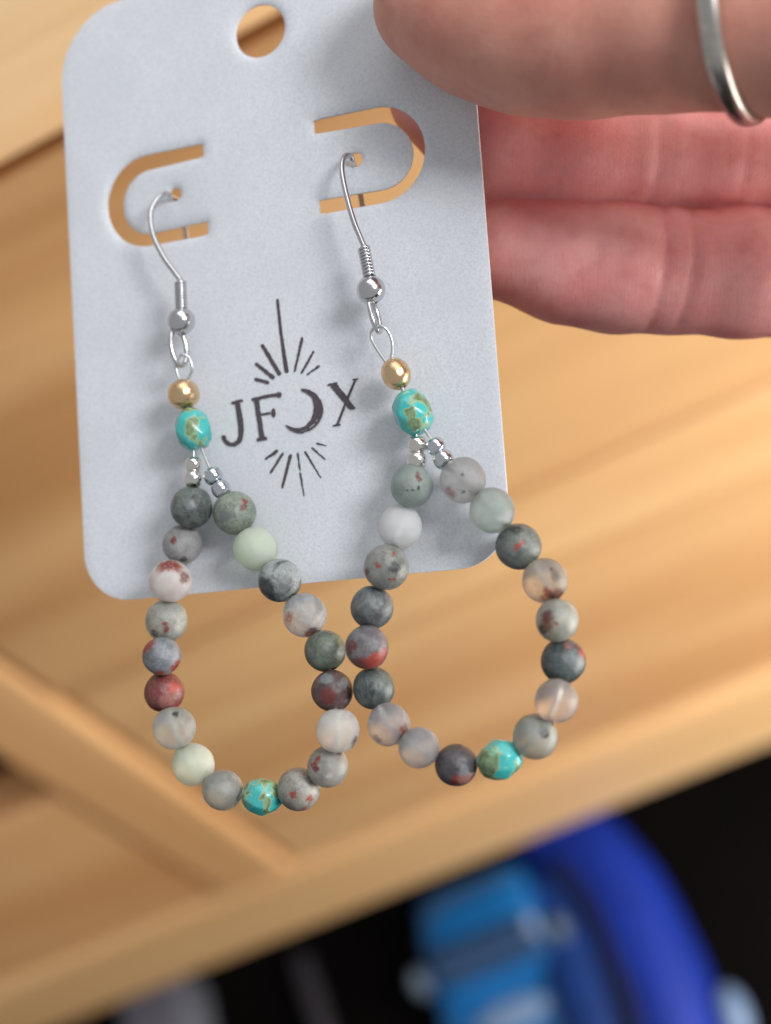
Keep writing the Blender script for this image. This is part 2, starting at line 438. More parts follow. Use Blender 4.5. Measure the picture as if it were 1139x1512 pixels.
roll = tag(empty('floor_cushion', W(on_level(980, 1400, V_FLOOR))), 'deep blue curved padded cushion with navy seam, right of the blue toy', 'cushion')
def fl(px, py, h): return on_level(px, py, V_FLOOR-h)
pth = catmull([fl(795, 1215, 24), fl(855, 1258, 24), fl(908, 1320, 24), fl(948, 1395, 24), fl(985, 1485, 24), fl(1010, 1600, 24), fl(1018, 1720, 24)], 6)
rr = np.full(len(pth), 24.0); rr[0] = 10; rr[1] = 17; rr[-1] = 10
mesh_obj('outer_pad', *tube(pth, rr, 18), DEEPB, roll)
pth = catmull([fl(790, 1310, 22), fl(832, 1360, 22), fl(866, 1440, 22), fl(894, 1530, 22), fl(908, 1640, 22)], 6)
rr = np.full(len(pth), 20.0); rr[0] = 9; rr[1] = 15
mesh_obj('inner_pad', *tube(pth, rr, 18), MIDB, roll)
pth = catmull([fl(825, 1275, 42), fl(880, 1345, 42), fl(916, 1430, 42), fl(944, 1525, 42), fl(964, 1640, 42)], 6)
mesh_obj('seam', *tube(pth, 5.0, 10), SEAM, roll)
mesh_obj('end_tag', *ball(fl(1085, 1500, 30), 9, 16, (1.6, 0.8, 1), fr[1:4]), LIGHTW, roll)

fr2 = floor_thing_frame(285, 1500, 300, 1600)
bx = tag(empty('storage_box', W(fr2[0])), 'pale grey rounded box half hidden under the cabinet edge at lower left', 'box')
v, f = loft([(-10, 0, 42, 12), (-7, 0, 45, 17), (30, 0, 45, 18), (60, 0, 45, 18), (64, 0, 42, 14)], 0, 0, fr2)
mesh_obj('box_body', v, f, simple('pale_grey', lin(128, 128, 138), 0.5, 0, 0, 0.15, 40), bx)
v, f = loft([(-11, 40, 48, 13), (-8, 39, 49, 18), (62, 39, 49, 19), (66, 40, 48, 14)], 0, 0, fr2)
mesh_obj('lid', v, f, simple('pale_grey_lid', lin(118, 116, 128), 0.5, 0, 0, 0.15, 40), bx)
a = fl(445, 1415, 6); b2 = fl(490, 1560, 6)
tag(mesh_obj('floor_rod', *tube(np.linspace(a, b2, 6), 6, 12), simple('dark_grey_rod', lin(62, 56, 62), 0.5, 0, 0, 0.15, 40)), 'dark grey rod lying on the floor beneath the cabinet edge', 'rod')

# ------------------------------------------------------------------ earring card
def rounded(x0, x1, y0, y1, radii, n=16):
    (rtl, rtr, rbr, rbl) = radii; out = []
    for (cx_, cy_, r, a0) in ((x1-rtr, y0+rtr, rtr, -90), (x1-rbr, y1-rbr, rbr, 0), (x0+rbl, y1-rbl, rbl, 90), (x0+rtl, y0+rtl, rtl, 180)):
        for k in range(n+1):
            t = math.radians(a0+90*k/n); out.append((cx_+r*math.cos(t), cy_+r*math.sin(t)))
    return out
def circle(x, y, r, n): return [(x+r*math.cos(2*math.pi*k/n), y+r*math.sin(2*math.pi*k/n)) for k in range(n)]
def uslot(xe, xa, yc, ro, ri, s):
    """U slot open towards xe; arc centred at xa; s=-1 arc to the left"""
    out = [(xe, yc-ro+0.15), ]
    m = 8
    for k in range(1, m+1): out.append((xe+(xa-xe)*k/m, yc-ro))
    for k in range(1, 20): t = math.pi*k/20; out.append((xa+s*ro*math.sin(t), yc-ro*math.cos(t)))
    for k in range(0, m): out.append((xa+(xe-xa)*k/m, yc+ro))
    out += [(xe, yc+ro-0.15), (xe, yc+ri+0.05)]
    for k in range(1, m+1): out.append((xe+(xa-xe)*k/m, yc+ri))
    for k in range(1, 20): t = math.pi*k/20; out.append((xa+s*ri*math.sin(t), yc+ri*math.cos(t)))
    for k in range(0, m): out.append((xa+(xe-xa)*k/m, yc-ri))
    out += [(xe, yc-ri-0.05)]
    return out
HC, YT, YB = 29.0, -7.2, 73.5
outer = rounded(-HC, HC, YT, YB, (10.0, 10.0, 6.5, 6.5))
def dens(poly, step):
    out = []
    for i in range(len(poly)):
        a = np.array(poly[i]); b = np.array(poly[(i+1) % len(poly)]); n = max(1, int(np.linalg.norm(b-a)/step))
        for k in range(n): out.append(tuple(a+(b-a)*k/n))
    return out
outer = dens(outer, 1.6)
SL = uslot(-8.3, -16.9, 21.0, 6.2, 4.3, -1)
SR = uslot(7.4, 15.8, 21.0, 6.2, 4.3, 1)
holes = [circle(0.8, 1.5, 3.55, 40), SL, SR, circle(-13.0, 20.8, 0.95, 14), circle(12.6, 20.9, 0.95, 14)]
def inside(P, poly):
    P = np.atleast_2d(np.asarray(P, float)); x, y = P[:, 0], P[:, 1]; c = np.zeros(len(P), bool); j = len(poly)-1
    for i in range(len(poly)):
        xi, yi = poly[i]; xj, yj = poly[j]
        if yi != yj:
            m = ((yi > y) != (yj > y)) & (x < (xj-xi)*(y-yi)/(yj-yi)+xi); c ^= m
        j = i
    return c
def in_card(P):
    ok = inside(P, outer)
    for h in holes: ok &= ~inside(P, h)
    return ok
segs = []
for poly in [outer]+holes:
    for i in range(len(poly)): segs.append((poly[i], poly[(i+1) % len(poly)]))
SA = np.array([s[0] for s in segs]); SB = np.array([s[1] for s in segs])
def bdist(P):
    P = np.asarray(P, float); out = np.full(len(P), 1e9)
    for a, b in zip(SA, SB):
        d = b-a; t = np.clip(((P-a)@d)/(d@d+1e-12), 0, 1); q = a+t[:, None]*d
        out = np.minimum(out, np.linalg.norm(P-q, axis=1))
    return out
random.seed(5)
grid = []
step = 0.8
for i in range(int(2*HC/step)+1):
    for j in range(int((YB-YT)/step)+1):
        grid.append((-HC+i*step+random.uniform(-.15, .15), YT+j*step+random.uniform(-.15, .15)))
for poly in holes:       # fine rings of points so that the die-cut edge can roll over
    P = np.array(dens(poly, 0.45)); nx = np.roll(P, -1, 0)-np.roll(P, 1, 0)
    nx = np.stack([nx[:, 1], -nx[:, 0]], 1); nx /= np.linalg.norm(nx, axis=1)[:, None]+1e-9
    for d in (0.22, -0.22, 0.48, -0.48):
        grid += [tuple(q) for q in P+nx*d]
gp = np.array(grid); dd = bdist(gp)
gp = [tuple(p) for p in gp[(dd > 0.17) & in_card(gp)]]
verts2 = []; edges2 = []
for poly in [outer]+holes:
    b0 = len(verts2); n = len(poly); verts2 += [Vector(p) for p in poly]; edges2 += [(b0+i, b0+(i+1) % n) for i in range(n)]
verts2 += [Vector(p) for p in gp]
vo, eo, fo, *_ = delaunay_2d_cdt(verts2, edges2, [], 0, 1e-5)
P2 = np.array([(p.x, p.y) for p in vo])
tri = np.array([tuple(t) for t in fo]); keep = [tuple(int(i) for i in t) for t in tri[in_card(P2[tri].mean(1))]]
bd = bdist(P2)
TH = 0.62
N0 = len(outer); SA_, SB_ = SA, SB
SA, SB = SA_[:N0], SB_[:N0]; bo = bdist(P2); SA, SB = SA_[N0:], SB_[N0:]; bh = bdist(P2); SA, SB = SA_, SB_
hz = -0.34*np.exp(-(bh/0.42)**1.3)-0.10*np.exp(-(bo/0.35)**1.3)                       # rolled die-cut edges
def tab_lift(p):
    out = 0.0
    for (xe, xa, s) in ((-8.3, -16.9, -1), (7.4, 15.8, 1)):
        dx = (p[0]-xe)*s
        ra = dx-abs(xa-xe); dy = abs(p[1]-21.0)
        if dx > 0 and (dy < 4.4 if ra < 0 else math.hypot(ra, dy) < 4.5): out = -0.085*dx*(1 if s < 0 else 0.8)
    return out
lift = np.array([tab_lift(p) for p in P2])
hz = hz+lift+0.10*np.sin(P2[:, 1]*0.09+0.4)*np.cos(P2[:, 0]*0.05)
cv = np.array([card_pt(x, y, h) for (x, y), h in zip(P2, hz)])
bv = np.array([card_pt(x, y, -TH+l) for (x, y), l in zip(P2, lift)])
nV = len(cv)
cnt = {}
for t in keep:
    for i in range(3):
        e = (t[i], t[(i+1) % 3]); cnt[tuple(sorted(e))] = cnt.get(tuple(sorted(e)), [])+[e]
faces = [tuple(t) for t in keep]+[tuple(i+nV for i in t[::-1]) for t in keep]
for k, es in cnt.items():
    if len(es) == 1: a, b = es[0]; faces.append((b, a, a+nV, b+nV))
card_o = W(card_pt(0, YB, 0))
card = mesh_obj('earring_card', np.concatenate([cv, bv]), faces, CARD, None, True, card_o)
try: card.data.set_sharp_from_angle(angle=math.radians(50))
except Exception: pass
tag(card, 'pale blue-grey rounded earring card with two U slots and black sunburst moon stamp', 'earring card')

# ---- stamp (flat print, thin ink layers on the card face)
rng = np.random.RandomState(3)
ink_h = [0.0]
def zpx(p): return (300+p[0]/4.381, 420+p[1]/4.381)
def card_wave(x, y): return 0.10*math.sin(y*0.09+0.4)*math.cos(x*0.05)
def ink_poly(pts):
    ink_h[0] += 0.0035
    V = []
    for p in pts:
        x, y = card_xy(*zpx(p)); V.append(card_pt(x, y, 0.035+card_wave(x, y)+ink_h[0]))
    return V
def stroke(path, w, jit=2.2, name=None):
    path = np.asarray(path, float)
    # resample
    d = np.r_[0, np.cumsum(np.linalg.norm(np.diff(path, axis=0), axis=1))]
    n = max(4, int(d[-1]/9)); s = np.linspace(0, d[-1], n)
    q = np.stack([np.interp(s, d, path[:, 0]), np.interp(s, d, path[:, 1])], 1)
    ww = np.interp(s, np.linspace(0, d[-1], len(np.atleast_1d(w))), np.atleast_1d(w)) if np.ndim(w) else np.full(n, float(w))
    t = np.gradient(q, axis=0); t /= np.linalg.norm(t, axis=1)[:, None]; nn = np.stack([-t[:, 1], t[:, 0]], 1)
    ww = ww.copy(); ww[0] *= 0.55; ww[-1] *= 0.55
    q = q.copy(); 
    L = q+nn*(ww/2)[:, None]+rng.normal(0, jit*0.5, q.shape); R = q-nn*(ww/2)[:, None]+rng.normal(0, jit*0.5, q.shape)
    V = ink_poly(list(L)+list(R)); Fs = [(i, i+1, n+i+1, n+i) for i in range(n-1)]
    return np.array(V), Fs
def ink_part(name, *parts):
    v, f = join(*parts)
    return mesh_obj(name, v, f, INK, card, False)
rays = [([(480, 92), (505, 330), (540, 572)], [20, 22, 30]), ([(642, 338), (590, 567)], [20, 16]), ([(716, 430), (634, 577)], 16), ([(754, 524), (668, 585)], [15, 12]),
        ([(378, 386), (498, 586)], [24, 30]), ([(336, 508), (460, 608)], [22, 28]), ([(330, 610), (428, 636)], 24),
        ([(484, 1073), (400, 1132)], [24, 15]), ([(520, 1088), (434, 1222)], [18, 15]), ([(568, 1098), (512, 1320)], [22, 16]),
        ([(658, 1078), (764, 1252)], [14, 9]), ([(702, 1054), (792, 1133)], [13, 9]), ([(733, 1027), (800, 1043)], [15, 6])]
for pth, w in rays: ink_part('printed_ray', stroke(pth, w))
ink_part('printed_ray', stroke([(612, 1088), (630, 1205)], [15, 10]), stroke([(629, 1215), (656, 1370)], [12, 8]))
ink_part('printed_letter', stroke([(182, 768), (258, 750)], 22), stroke([(222, 762), (244, 900), (246, 985)], [34, 38, 36]),
         stroke([(246, 975), (236, 1012), (205, 1036), (168, 1034), (140, 1008), (130, 975)], [34, 32, 26, 26, 30, 30]))
ink_part('printed_letter', stroke([(344, 742), (365, 880), (382, 1000)], [36, 32, 34]), stroke([(314, 746), (420, 722), (480, 712)], 22), stroke([(470, 716), (508, 712)], [20, 40, 34]),
         stroke([(368, 842), (440, 832)], 15), stroke([(456, 800), (457, 858)], [20, 30, 20]), stroke([(346, 1006), (416, 994)], 22))
ink_part('printed_letter', stroke([(838, 640), (925, 750), (965, 800)], [44, 42, 34]), stroke([(806, 652), (872, 636)], 15), stroke([(935, 796), (988, 798)], [14, 24, 12]),
         stroke([(988, 612), (935, 740), (868, 912)], [14, 16, 14]), stroke([(968, 616), (1006, 611)], 12), stroke([(840, 914), (892, 906)], 14))
mo = catmull([(632, 674), (690, 682), (745, 720), (777, 790), (768, 865), (718, 928), (640, 962), (570, 945), (528, 903)], 6)
mi = catmull([(640, 690), (672, 705), (705, 735), (716, 780), (712, 840), (690, 885), (648, 922), (596, 928), (536, 908)], 6)
n = len(mo)
mo = mo+rng.normal(0, 1.2, mo.shape); mi = mi+rng.normal(0, 1.6, mi.shape)
gap = mo*0.72+mi*0.28; gap2 = mo*0.60+mi*0.40
A = ink_poly(list(mi)); Bm = ink_poly(list(gap2)); Cc = ink_poly(list(gap)); Dm = ink_poly(list(mo))
Fs = []
for i in range(n-1):
    Fs.append((i, i+1, n+i+1, n+i)); Fs.append((2*n+i, 2*n+i+1, 3*n+i+1, 3*n+i))
    if not (25 <= i <= 36 and i % 5 != 2): Fs.append((n+i, n+i+1, 2*n+i+1, 2*n+i))
mesh_obj('printed_moon', np.array(A+Bm+Cc+Dm), Fs, INK, card, False)

# ------------------------------------------------------------------ earrings
def lathe(profile, seg=32):
    V = []; Fs = []; n = len(profile)
    for (r, z) in profile:
        for k in range(seg): th = 2*math.pi*k/seg; V.append((r*math.cos(th), r*math.sin(th), z))
    for i in range(n-1):
        for k in range(seg): l = (k+1) % seg; Fs.append((i*seg+k, i*seg+l, (i+1)*seg+l, (i+1)*seg+k))
    return V, Fs
def raw_mesh(name, V, Fs, smooth=True):
    me = bpy.data.meshes.new(name); me.from_pydata([tuple(map(float, p)) for p in V], [], Fs); me.update()
    bm = bmesh.new(); bm.from_mesh(me); bmesh.ops.recalc_face_normals(bm, faces=bm.faces); bm.to_mesh(me); bm.free()
    if smooth: me.polygons.foreach_set('use_smooth', [True]*len(me.polygons))
    return me
def bead_profile(hole=0.16, sq=0.0, n=18):
    a0 = math.asin(hole); out = [(hole, -math.cos(a0)*0.55)]
    for i in range(n+1):
        t = a0+(math.pi-2*a0)*i/n; out.append((math.sin(t)**(1-sq), -math.cos(t)*(1-sq*0.25)))
    out.append((hole, math.cos(a0)*0.55)); return out
STONE_MESHES = []
for q in range(4):
    V, Fs = lathe(bead_profile(0.17, 0.0), 36)
    V = np.array(V); r_ = np.random.RandomState(q+11)
    k1, k2, k3 = r_.normal(0, 1, (3, 3)); ph = r_.rand(3)*6
    V = V*(1+0.012*np.sin(V@k1*2+ph[0])+0.012*np.sin(V@k2*2+ph[1])+0.008*np.sin(V@k3*3+ph[2]))[:, None]
    STONE_MESHES.append(raw_mesh('stone_bead', V, Fs))
SEED_MESH = raw_mesh('seed_bead', *lathe([(0.3, -0.70), (0.45, -0.80), (0.65, -0.76), (0.85, -0.58), (0.97, -0.30), (1, 0), (0.97, 0.30), (0.85, 0.58), (0.65, 0.76), (0.45, 0.80), (0.3, 0.70)], 28))
def gold_mesh(seam, tall):
    V, Fs = lathe(bead_profile(0.28, 0.12, 40), 72); V = np.array(V); V[:, 2] *= tall
    if seam:
        th = np.arctan2(V[:, 1], V[:, 0]); d = np.abs((th-seam+np.pi) % (2*np.pi)-np.pi)
        V[:, :2] *= (1-0.09*np.exp(-(d/0.05)**2)+0.02*np.exp(-((d-0.12)/0.05)**2))[:, None]
    return raw_mesh('gold_bead', V, Fs)
def turq_mesh(seed):
    r_ = np.random.RandomState(seed); bm = bmesh.new(); n = 6
    rows = [(-1.04, 0.50, 0), (-0.62, 0.88, 0.5), (0.0, 1.0, 0), (0.62, 0.88, 0.5), (1.04, 0.50, 0)]
    for (z, r, o) in rows:
        for k in range(n):
            t = 2*math.pi*(k+o)/n+r_.normal(0, 0.05); q = r*(1+r_.normal(0, 0.03))
            bm.verts.new((q*math.cos(t), q*math.sin(t), z+r_.normal(0, 0.03)))
    bmesh.ops.convex_hull(bm, input=list(bm.verts))
    bmesh.ops.dissolve_limit(bm, angle_limit=math.radians(13), verts=list(bm.verts), edges=list(bm.edges))
    bmesh.ops.bevel(bm, geom=list(bm.edges), offset=0.10, segments=3, affect='EDGES', profile=0.5)
    me = bpy.data.meshes.new('turquoise_bead'); bm.to_mesh(me); bm.free()
    me.polygons.foreach_set('use_smooth', [True]*len(me.polygons)); return me

def place(name, me, mat, parent, pos, axis, r, spin=0.0):
    """bead with its hole along axis (lens frame)"""
    q = Vector(Wd(axis)).to_track_quat('Z', 'Y') @ Quaternion((0, 0, 1), spin)
    o = link(name, me, None, parent, W(pos))
    o.rotation_mode = 'QUATERNION'; o.rotation_quaternion = q; o.scale = (r*S,)*3
    if not me.materials: me.materials.append(None)
    o.material_slots[0].link = 'OBJECT'; o.material_slots[0].material = mat
    return o

# px, py, r, base, second, mottle, scale, specks, translucency, marks
L_STONES = [
 (283, 749, 32, (104, 114, 108), (66, 74, 74), .9, 2.2, .5, .0, [(.35, -.25, .3, 'k'), (0.1, -.1, .25, 'g')]),
 (270, 804, 30, (168, 166, 166), (140, 140, 140), .7, 2.6, .55, .25, [(-.35, -.25, .17, 'r'), (.1, .75, .2, 'k')]),
 (252, 858, 32, (206, 198, 192), (196, 180, 174), .6, 1.6, .0, .5, [(-.3, -.72, .34, 'o'), (.1, -.8, .36, 'r'), (.35, -.7, .3, 'o'), (.75, -.2, .3, 'p')]),
 (246, 917, 31.5, (166, 166, 158), (140, 142, 136), .7, 3.0, .75, .2, [(.08, .1, .15, 'r'), (.12, .38, .15, 'r'), (-.5, .5, .2, 'k')]),
 (239, 969, 29, (128, 132, 136), (92, 98, 106), .9, 2.0, .3, .1, [(-.65, -.6, .42, 'r'), (.8, .5, .38, 'r'), (.05, .8, .22, 'o')]),
 (243, 1022, 30.5, (132, 64, 58), (104, 52, 50), .8, 1.8, .1, .0, [(.2, .35, .38, 'p'), (.6, -.3, .3, 'o')]),
 (258, 1075, 32, (188, 190, 184), (176, 176, 172), .6, 2.0, .1, .4, [(.15, -.75, .14, 'k')]),
 (285, 1129, 32, (200, 206, 190), (190, 194, 178), .6, 1.5, .0, .5, []),
 (329, 1167, 31, (162, 164, 158), (146, 148, 140), .6, 2.4, .3, .3, [(.3, -.3, .3, 'w')]),
 None,
 (441, 1165, 32.5, (146, 142, 134), (118, 114, 108), .8, 2.4, .4, .1, [(-.15, .08, .2, 'r'), (.55, .3, .2, 'r'), (.3, .8, .2, 'p')]),
 (484, 1132, 31, (152, 150, 144), (134, 132, 126), .6, 2.2, .3, .2, [(-.45, -.5, .17, 'r'), (-.6, -.2, .2, 'r'), (-.55, -.05, .14, 'd'), (.1, .3, .16, 'w')]),
 (499, 1079, 33, (208, 204, 198), (194, 190, 184), .6, 1.6, .0, .5, [(.8, .4, .22, 'k'), (.7, .7, .2, 'g')]),
 (491, 1020, 31.5, (98, 76, 76), (72, 58, 60), .8, 1.8, .3, .0, [(-.3, -.7, .35, 'g'), (.6, -.5, .3, 'g'), (-.2, .2, .45, 'd')]),
 (480, 961, 31.5, (114, 124, 108), (86, 96, 88), .9, 2.4, .55, .1, []),
 (450, 908, 33, (194, 196, 196), (156, 158, 160), .8, 1.8, .3, .35, [(.35, .75, .28, 'd'), (.3, .85, .22, 'r'), (-.7, .1, .3, 'p')]),
 (413, 857, 33, (150, 156, 154), (76, 84, 86), 1.0, 1.8, .8, .1, [(-.6, .3, .5, 'k'), (-.3, .75, .25, 'k'), (.3, .05, .35, 'g')]),
 (378, 810, 34, (200, 210, 192), (192, 202, 182), .6, 1.2, .0, .5, []),
 (347, 757, 33, (138, 148, 134), (104, 114, 102), .9, 2.6, .4, .1, [(.5, -.5, .15, 'r'), (.48, -.25, .17, 'd'), (-.4, .2, .3, 'g')]),
]
R_STONES = [
 (608, 718, 32, (158, 168, 162), (140, 152, 148), .6, 2.0, .3, .3, [(.25, -.45, .13, 'r'), (.35, -.3, .13, 'r'), (-.3, .2, .1, 'k'), (0, .15, .1, 'k'), (.3, .12, .1, 'k')]),
 (591, 778, 34, (216, 219, 218), (206, 208, 206), .5, 1.3, .0, .6, []),
 (571, 838, 34, (150, 150, 144), (118, 120, 116), .8, 2.2, .5, .2, [(.35, -.05, .30, 'k'), (.38, .42, .12, 'r'), (.2, .5, .12, 'r'), (-.4, -.15, .14, 'o'), (-.85, .15, .16, 'd'), (.3, -.65, .1, 'o')]),
 (550, 897, 32.5, (110, 114, 114), (72, 76, 78), .9, 1.6, .2, .0, []),
 (542, 956, 32.5, (120, 116, 120), (94, 88, 90), .8, 2.2, .5, .0, [(.4, .6, .5, 'o'), (0, .75, .5, 'r'), (-.4, .7, .4, 'd'), (.8, .2, .3, 'r'), (-.7, -.1, .3, 'd')]),
 (552, 1016, 32, (96, 106, 102), (60, 70, 70), 1.0, 2.2, .4, .0, [(-.1, -.3, .15, 'k'), (-.05, .1, .18, 'k')]),
 (574, 1070, 32, (186, 182, 182), (166, 160, 162), .6, 1.8, .2, .4, [(.75, .15, .3, 'p'), (.65, .45, .18, 'r'), (-.6, .6, .3, 'g')]),
 (619, 1104, 30.5, (178, 176, 176), (160, 158, 158), .6, 2.4, .25, .35, []),
 (674, 1130, 31.5, (82, 76, 80), (58, 54, 58), .8, 1.8, .2, .0, [(-.05, .5, .22, 'r'), (.4, .5, .4, 'p'), (-.1, .75, .2, 'd'), (.35, .1, .3, 'g')]),
 None,
 (791, 1088, 34, (162, 164, 156), (148, 150, 142), .5, 1.8, .15, .3, [(.3, -.3, .25, 'g'), (.4, -.2, .12, 'k')]),
 (822, 1035, 33, (196, 186, 180), (184, 172, 166), .5, 1.4, .05, .55, []),
 (832, 976, 34, (86, 94, 94), (54, 62, 64), .9, 2.0, .4, .0, [(.75, -.4, .2, 'r'), (.55, -.65, .16, 'd'), (0.1, -.75, .2, 'p'), (.85, -.1, .15, 'd')]),
 (823, 916, 33, (158, 158, 148), (140, 140, 130), .6, 2.2, .25, .2, [(-.55, -.25, .3, 'd'), (-.6, .2, .34, 'd'), (-.2, .05, .12, 'r'), (-.75, .4, .25, 'k')]),
 (805, 857, 34, (196, 186, 172), (172, 162, 148), .7, 2.0, .4, .4, [(.1, .75, .35, 'd'), (.5, .65, .36, 'd'), (.0, .45, .2, 'r'), (.4, -.2, .25, 'g'), (.2, -.5, .1, 'k')]),
 (766, 807, 35, (118, 124, 118), (88, 94, 92), .8, 1.8, .4, .0, [(-.18, 0, .15, 'r'), (0, -.15, .16, 'r'), (.06, -.25, .12, 'o'), (-.2, -.75, .3, 'k')]),
 (727, 754, 34, (172, 180, 172), (156, 164, 156), .6, 1.6, .1, .4, [(.5, .65, .15, 'g')]),
 (684, 709, 35, (180, 178, 176), (166, 162, 158), .5, 1.6, .45, .4, [(-.12, -.3, .10, 'k'), (-.02, .52, .10, 'k'), (-.2, .42, .07, 'k'), (-.6, .55, .3, 'p'), (.2, .5, .06, 'k')]),
]
def build_earring(label, hook, back, coil, ballp, ring_c, ring_dir, ring_b, loop, gold, turq, seedsL, seedsR, stones, tb, sd, gseam, gtall, group):
    H0 = 4.3
    root = tag(empty('earring', W(on_card(*hook[2][:2], 0))), label, 'earring', group)
    # stone loop: resolve heights so that neighbouring beads touch instead of sinking into each other
    pts = []
    for i, s in enumerate(stones):
        px, py, r = (s[0], s[1], s[2]) if s else tb
        z = on_card(px, py, H0)[2]; pts.append([px, py, r*0.985*z/F, H0])
    for i in range(1, len(pts)):
        a, b = pts[i-1], pts[i]
        pa = on_card(a[0], a[1], a[3]); need = (a[2]+b[2])*0.985
        best = None
        for dh in np.linspace(-3.2, 3.2, 65):
            h = a[3]+dh
            if h < 3.0: continue
            d = np.linalg.norm(on_card(b[0], b[1], h)-pa)
            cost = max(0, need-d)*10+abs(h-H0)*0.25+abs(dh)*0.02
            if best is None or cost < best[0]: best = (cost, h)
        b[3] = best[1]
    C3 = [on_card(p[0], p[1], p[3]) for p in pts]
    sl = [on_card(x, y, 4.0) for x, y, r in seedsL]; sr = [on_card(x, y, 4.0) for x, y, r in seedsR]
    tp = on_card(turq[0], turq[1], 4.0); gp_ = on_card(gold[0], gold[1], 4.0)
    chain = [tp]+sl+C3+sr[::-1]+[tp]
    mesh_obj('beading_wire', *tube(catmull(chain, 5), 0.19, 8), WIRE, root)
    mesh_obj('beading_wire', *tube(np.linspace(gp_, tp, 5), 0.28, 8), WIRE, root)
    n = len(C3)
    for i, s in enumerate(stones):
        a = C3[i-1] if i else sl[-1]; b = C3[i+1] if i < n-1 else sr[-1]
        ax = b-a; ax /= np.linalg.norm(ax)
        if s is None:
            o = place('turquoise_bead', turq_mesh(sd+5), turq_mat(sd+5, 0.525), root, C3[i], ax, pts[i][2]*1.0, 0.4); continue
        q = Vector(Wd(ax)).to_track_quat('Z', 'Y') @ Quaternion((0, 0, 1), i*1.9)
        m = stone_mat(sd*20+i, s[3], s[4], s[5], s[6], s[7], s[8], s[9], q, 0.9 if (s[3] == (96, 106, 102)) else 0)
        place('stone_bead', STONE_MESHES[(i*3+sd) % 4], m, root, C3[i], ax, pts[i][2], i*1.9)
    for lst, pos in ((seedsL, sl), (seedsR, sr)):
        ax = pos[1]-pos[0]; ax /= np.linalg.norm(ax)
        for (x, y, r), p in zip(lst, pos): place('seed_bead', SEED_MESH, SILVER if lst is seedsL else SILVER2, root, p, ax, r*1.07*p[2]/F)
    ax = tp-gp_; ax /= np.linalg.norm(ax)
    place('turquoise_bead', turq_mesh(sd), turq_mat(sd, 0.54 if sd == 1 else 0.55), root, tp, ax, turq[2]*tp[2]/F, 0.2)
    place('gold_bead', gold_mesh(gseam, gtall), GOLD, root, gp_, ax, gold[2]*gp_[2]/F, 0.0)
    # wire loop above the gold bead
    mesh_obj('wire_loop', *tube(catmull([on_card(*p) for p in loop], 8), 0.20, 8), WIRE, root)
    # ear hook: wire, coil, ball and lower ring
    hk = [on_card(*p) for p in back]+[on_card(*p) for p in hook]
    b3 = on_card(ballp[0], ballp[1], 4.0)
    pth = catmull(hk+[b3], 8)
    hook_o = mesh_obj('ear_hook', *tube(pth, 0.37, 12), STEEL, root)
    c0, c1 = on_card(coil[0], coil[1], 4.1), on_card(coil[2], coil[3], 4.1)
    ax = (c1-c0); Ln = np.linalg.norm(ax); ax /= Ln
    u = np.cross(ax, [0, 0, 1.0]); u /= np.linalg.norm(u); w = np.cross(ax, u)
    turns = 9; t = np.linspace(0, turns, turns*16)
    hel = c0+ax*(Ln*t/turns)[:, None]+0.62*(u*np.cos(2*np.pi*t)[:, None]+w*np.sin(2*np.pi*t)[:, None])
    mesh_obj('coil', *tube(hel, 0.20, 8), STEEL, hook_o)
    V, Fs = lathe(bead_profile(0.30, 0.0, 28), 44)
    place('ball', raw_mesh('ball', V, Fs), STEEL, hook_o, b3, ax, ballp[2]*b3[2]/F)
    rc = on_card(ring_c[0], ring_c[1], 4.0); dn = on_card(ring_c[2], ring_c[3], 4.0)-rc; a_ = np.linalg.norm(dn); dn /= a_
    sd_ = np.asarray(ring_dir, float); sd_ -= dn*(sd_@dn); sd_ /= np.linalg.norm(sd_)
    th = np.linspace(0, 2*np.pi, 40, endpoint=False)
    ringp = rc+a_*np.cos(th)[:, None]*dn+ring_b*np.sin(th)[:, None]*sd_
    mesh_obj('loop_ring', *tube(ringp, 0.34, 12, True), STEEL, hook_o)
    return root
GROUP = 'pair of beaded loop earrings'
build_earring('left beaded earring, farther from the hand, round gold bead with a visible seam',
    hook=[(252, 290, 0.0), (245, 286, 0.9), (233, 294, 2.0), (223, 314, 3.0), (226, 346, 3.8), (242, 380, 4.1), (260, 405, 4.1), (267, 420, 4.1)],
    back=[(280, 420, -2.4), (276, 360, -3.2), (270, 320, -3.2), (262, 296, -2.0)],
    coil=(266.5, 417, 268, 457), ballp=(268, 474, 20.5), ring_c=(264, 513, 268, 540), ring_dir=(0.75, 0.1, 0.65), ring_b=1.15,
    loop=[(272, 580, 4.0), (262, 552, 4.0), (260, 537, 4.2), (268, 524, 4.6), (279, 528, 4.2), (284, 545, 4.0), (277, 562, 3.9), (272, 582, 4.0)],
    gold=(271, 582, 23.5), turq=(286, 634, 29), seedsL=[(286, 686, 12.5), (285.5, 707, 14)], seedsR=[(315, 703, 13.5), (326.5, 722, 13.5)],
    stones=L_STONES, tb=(387, 1176, 29), sd=1, gseam=-0.4, gtall=0.98, group=GROUP)
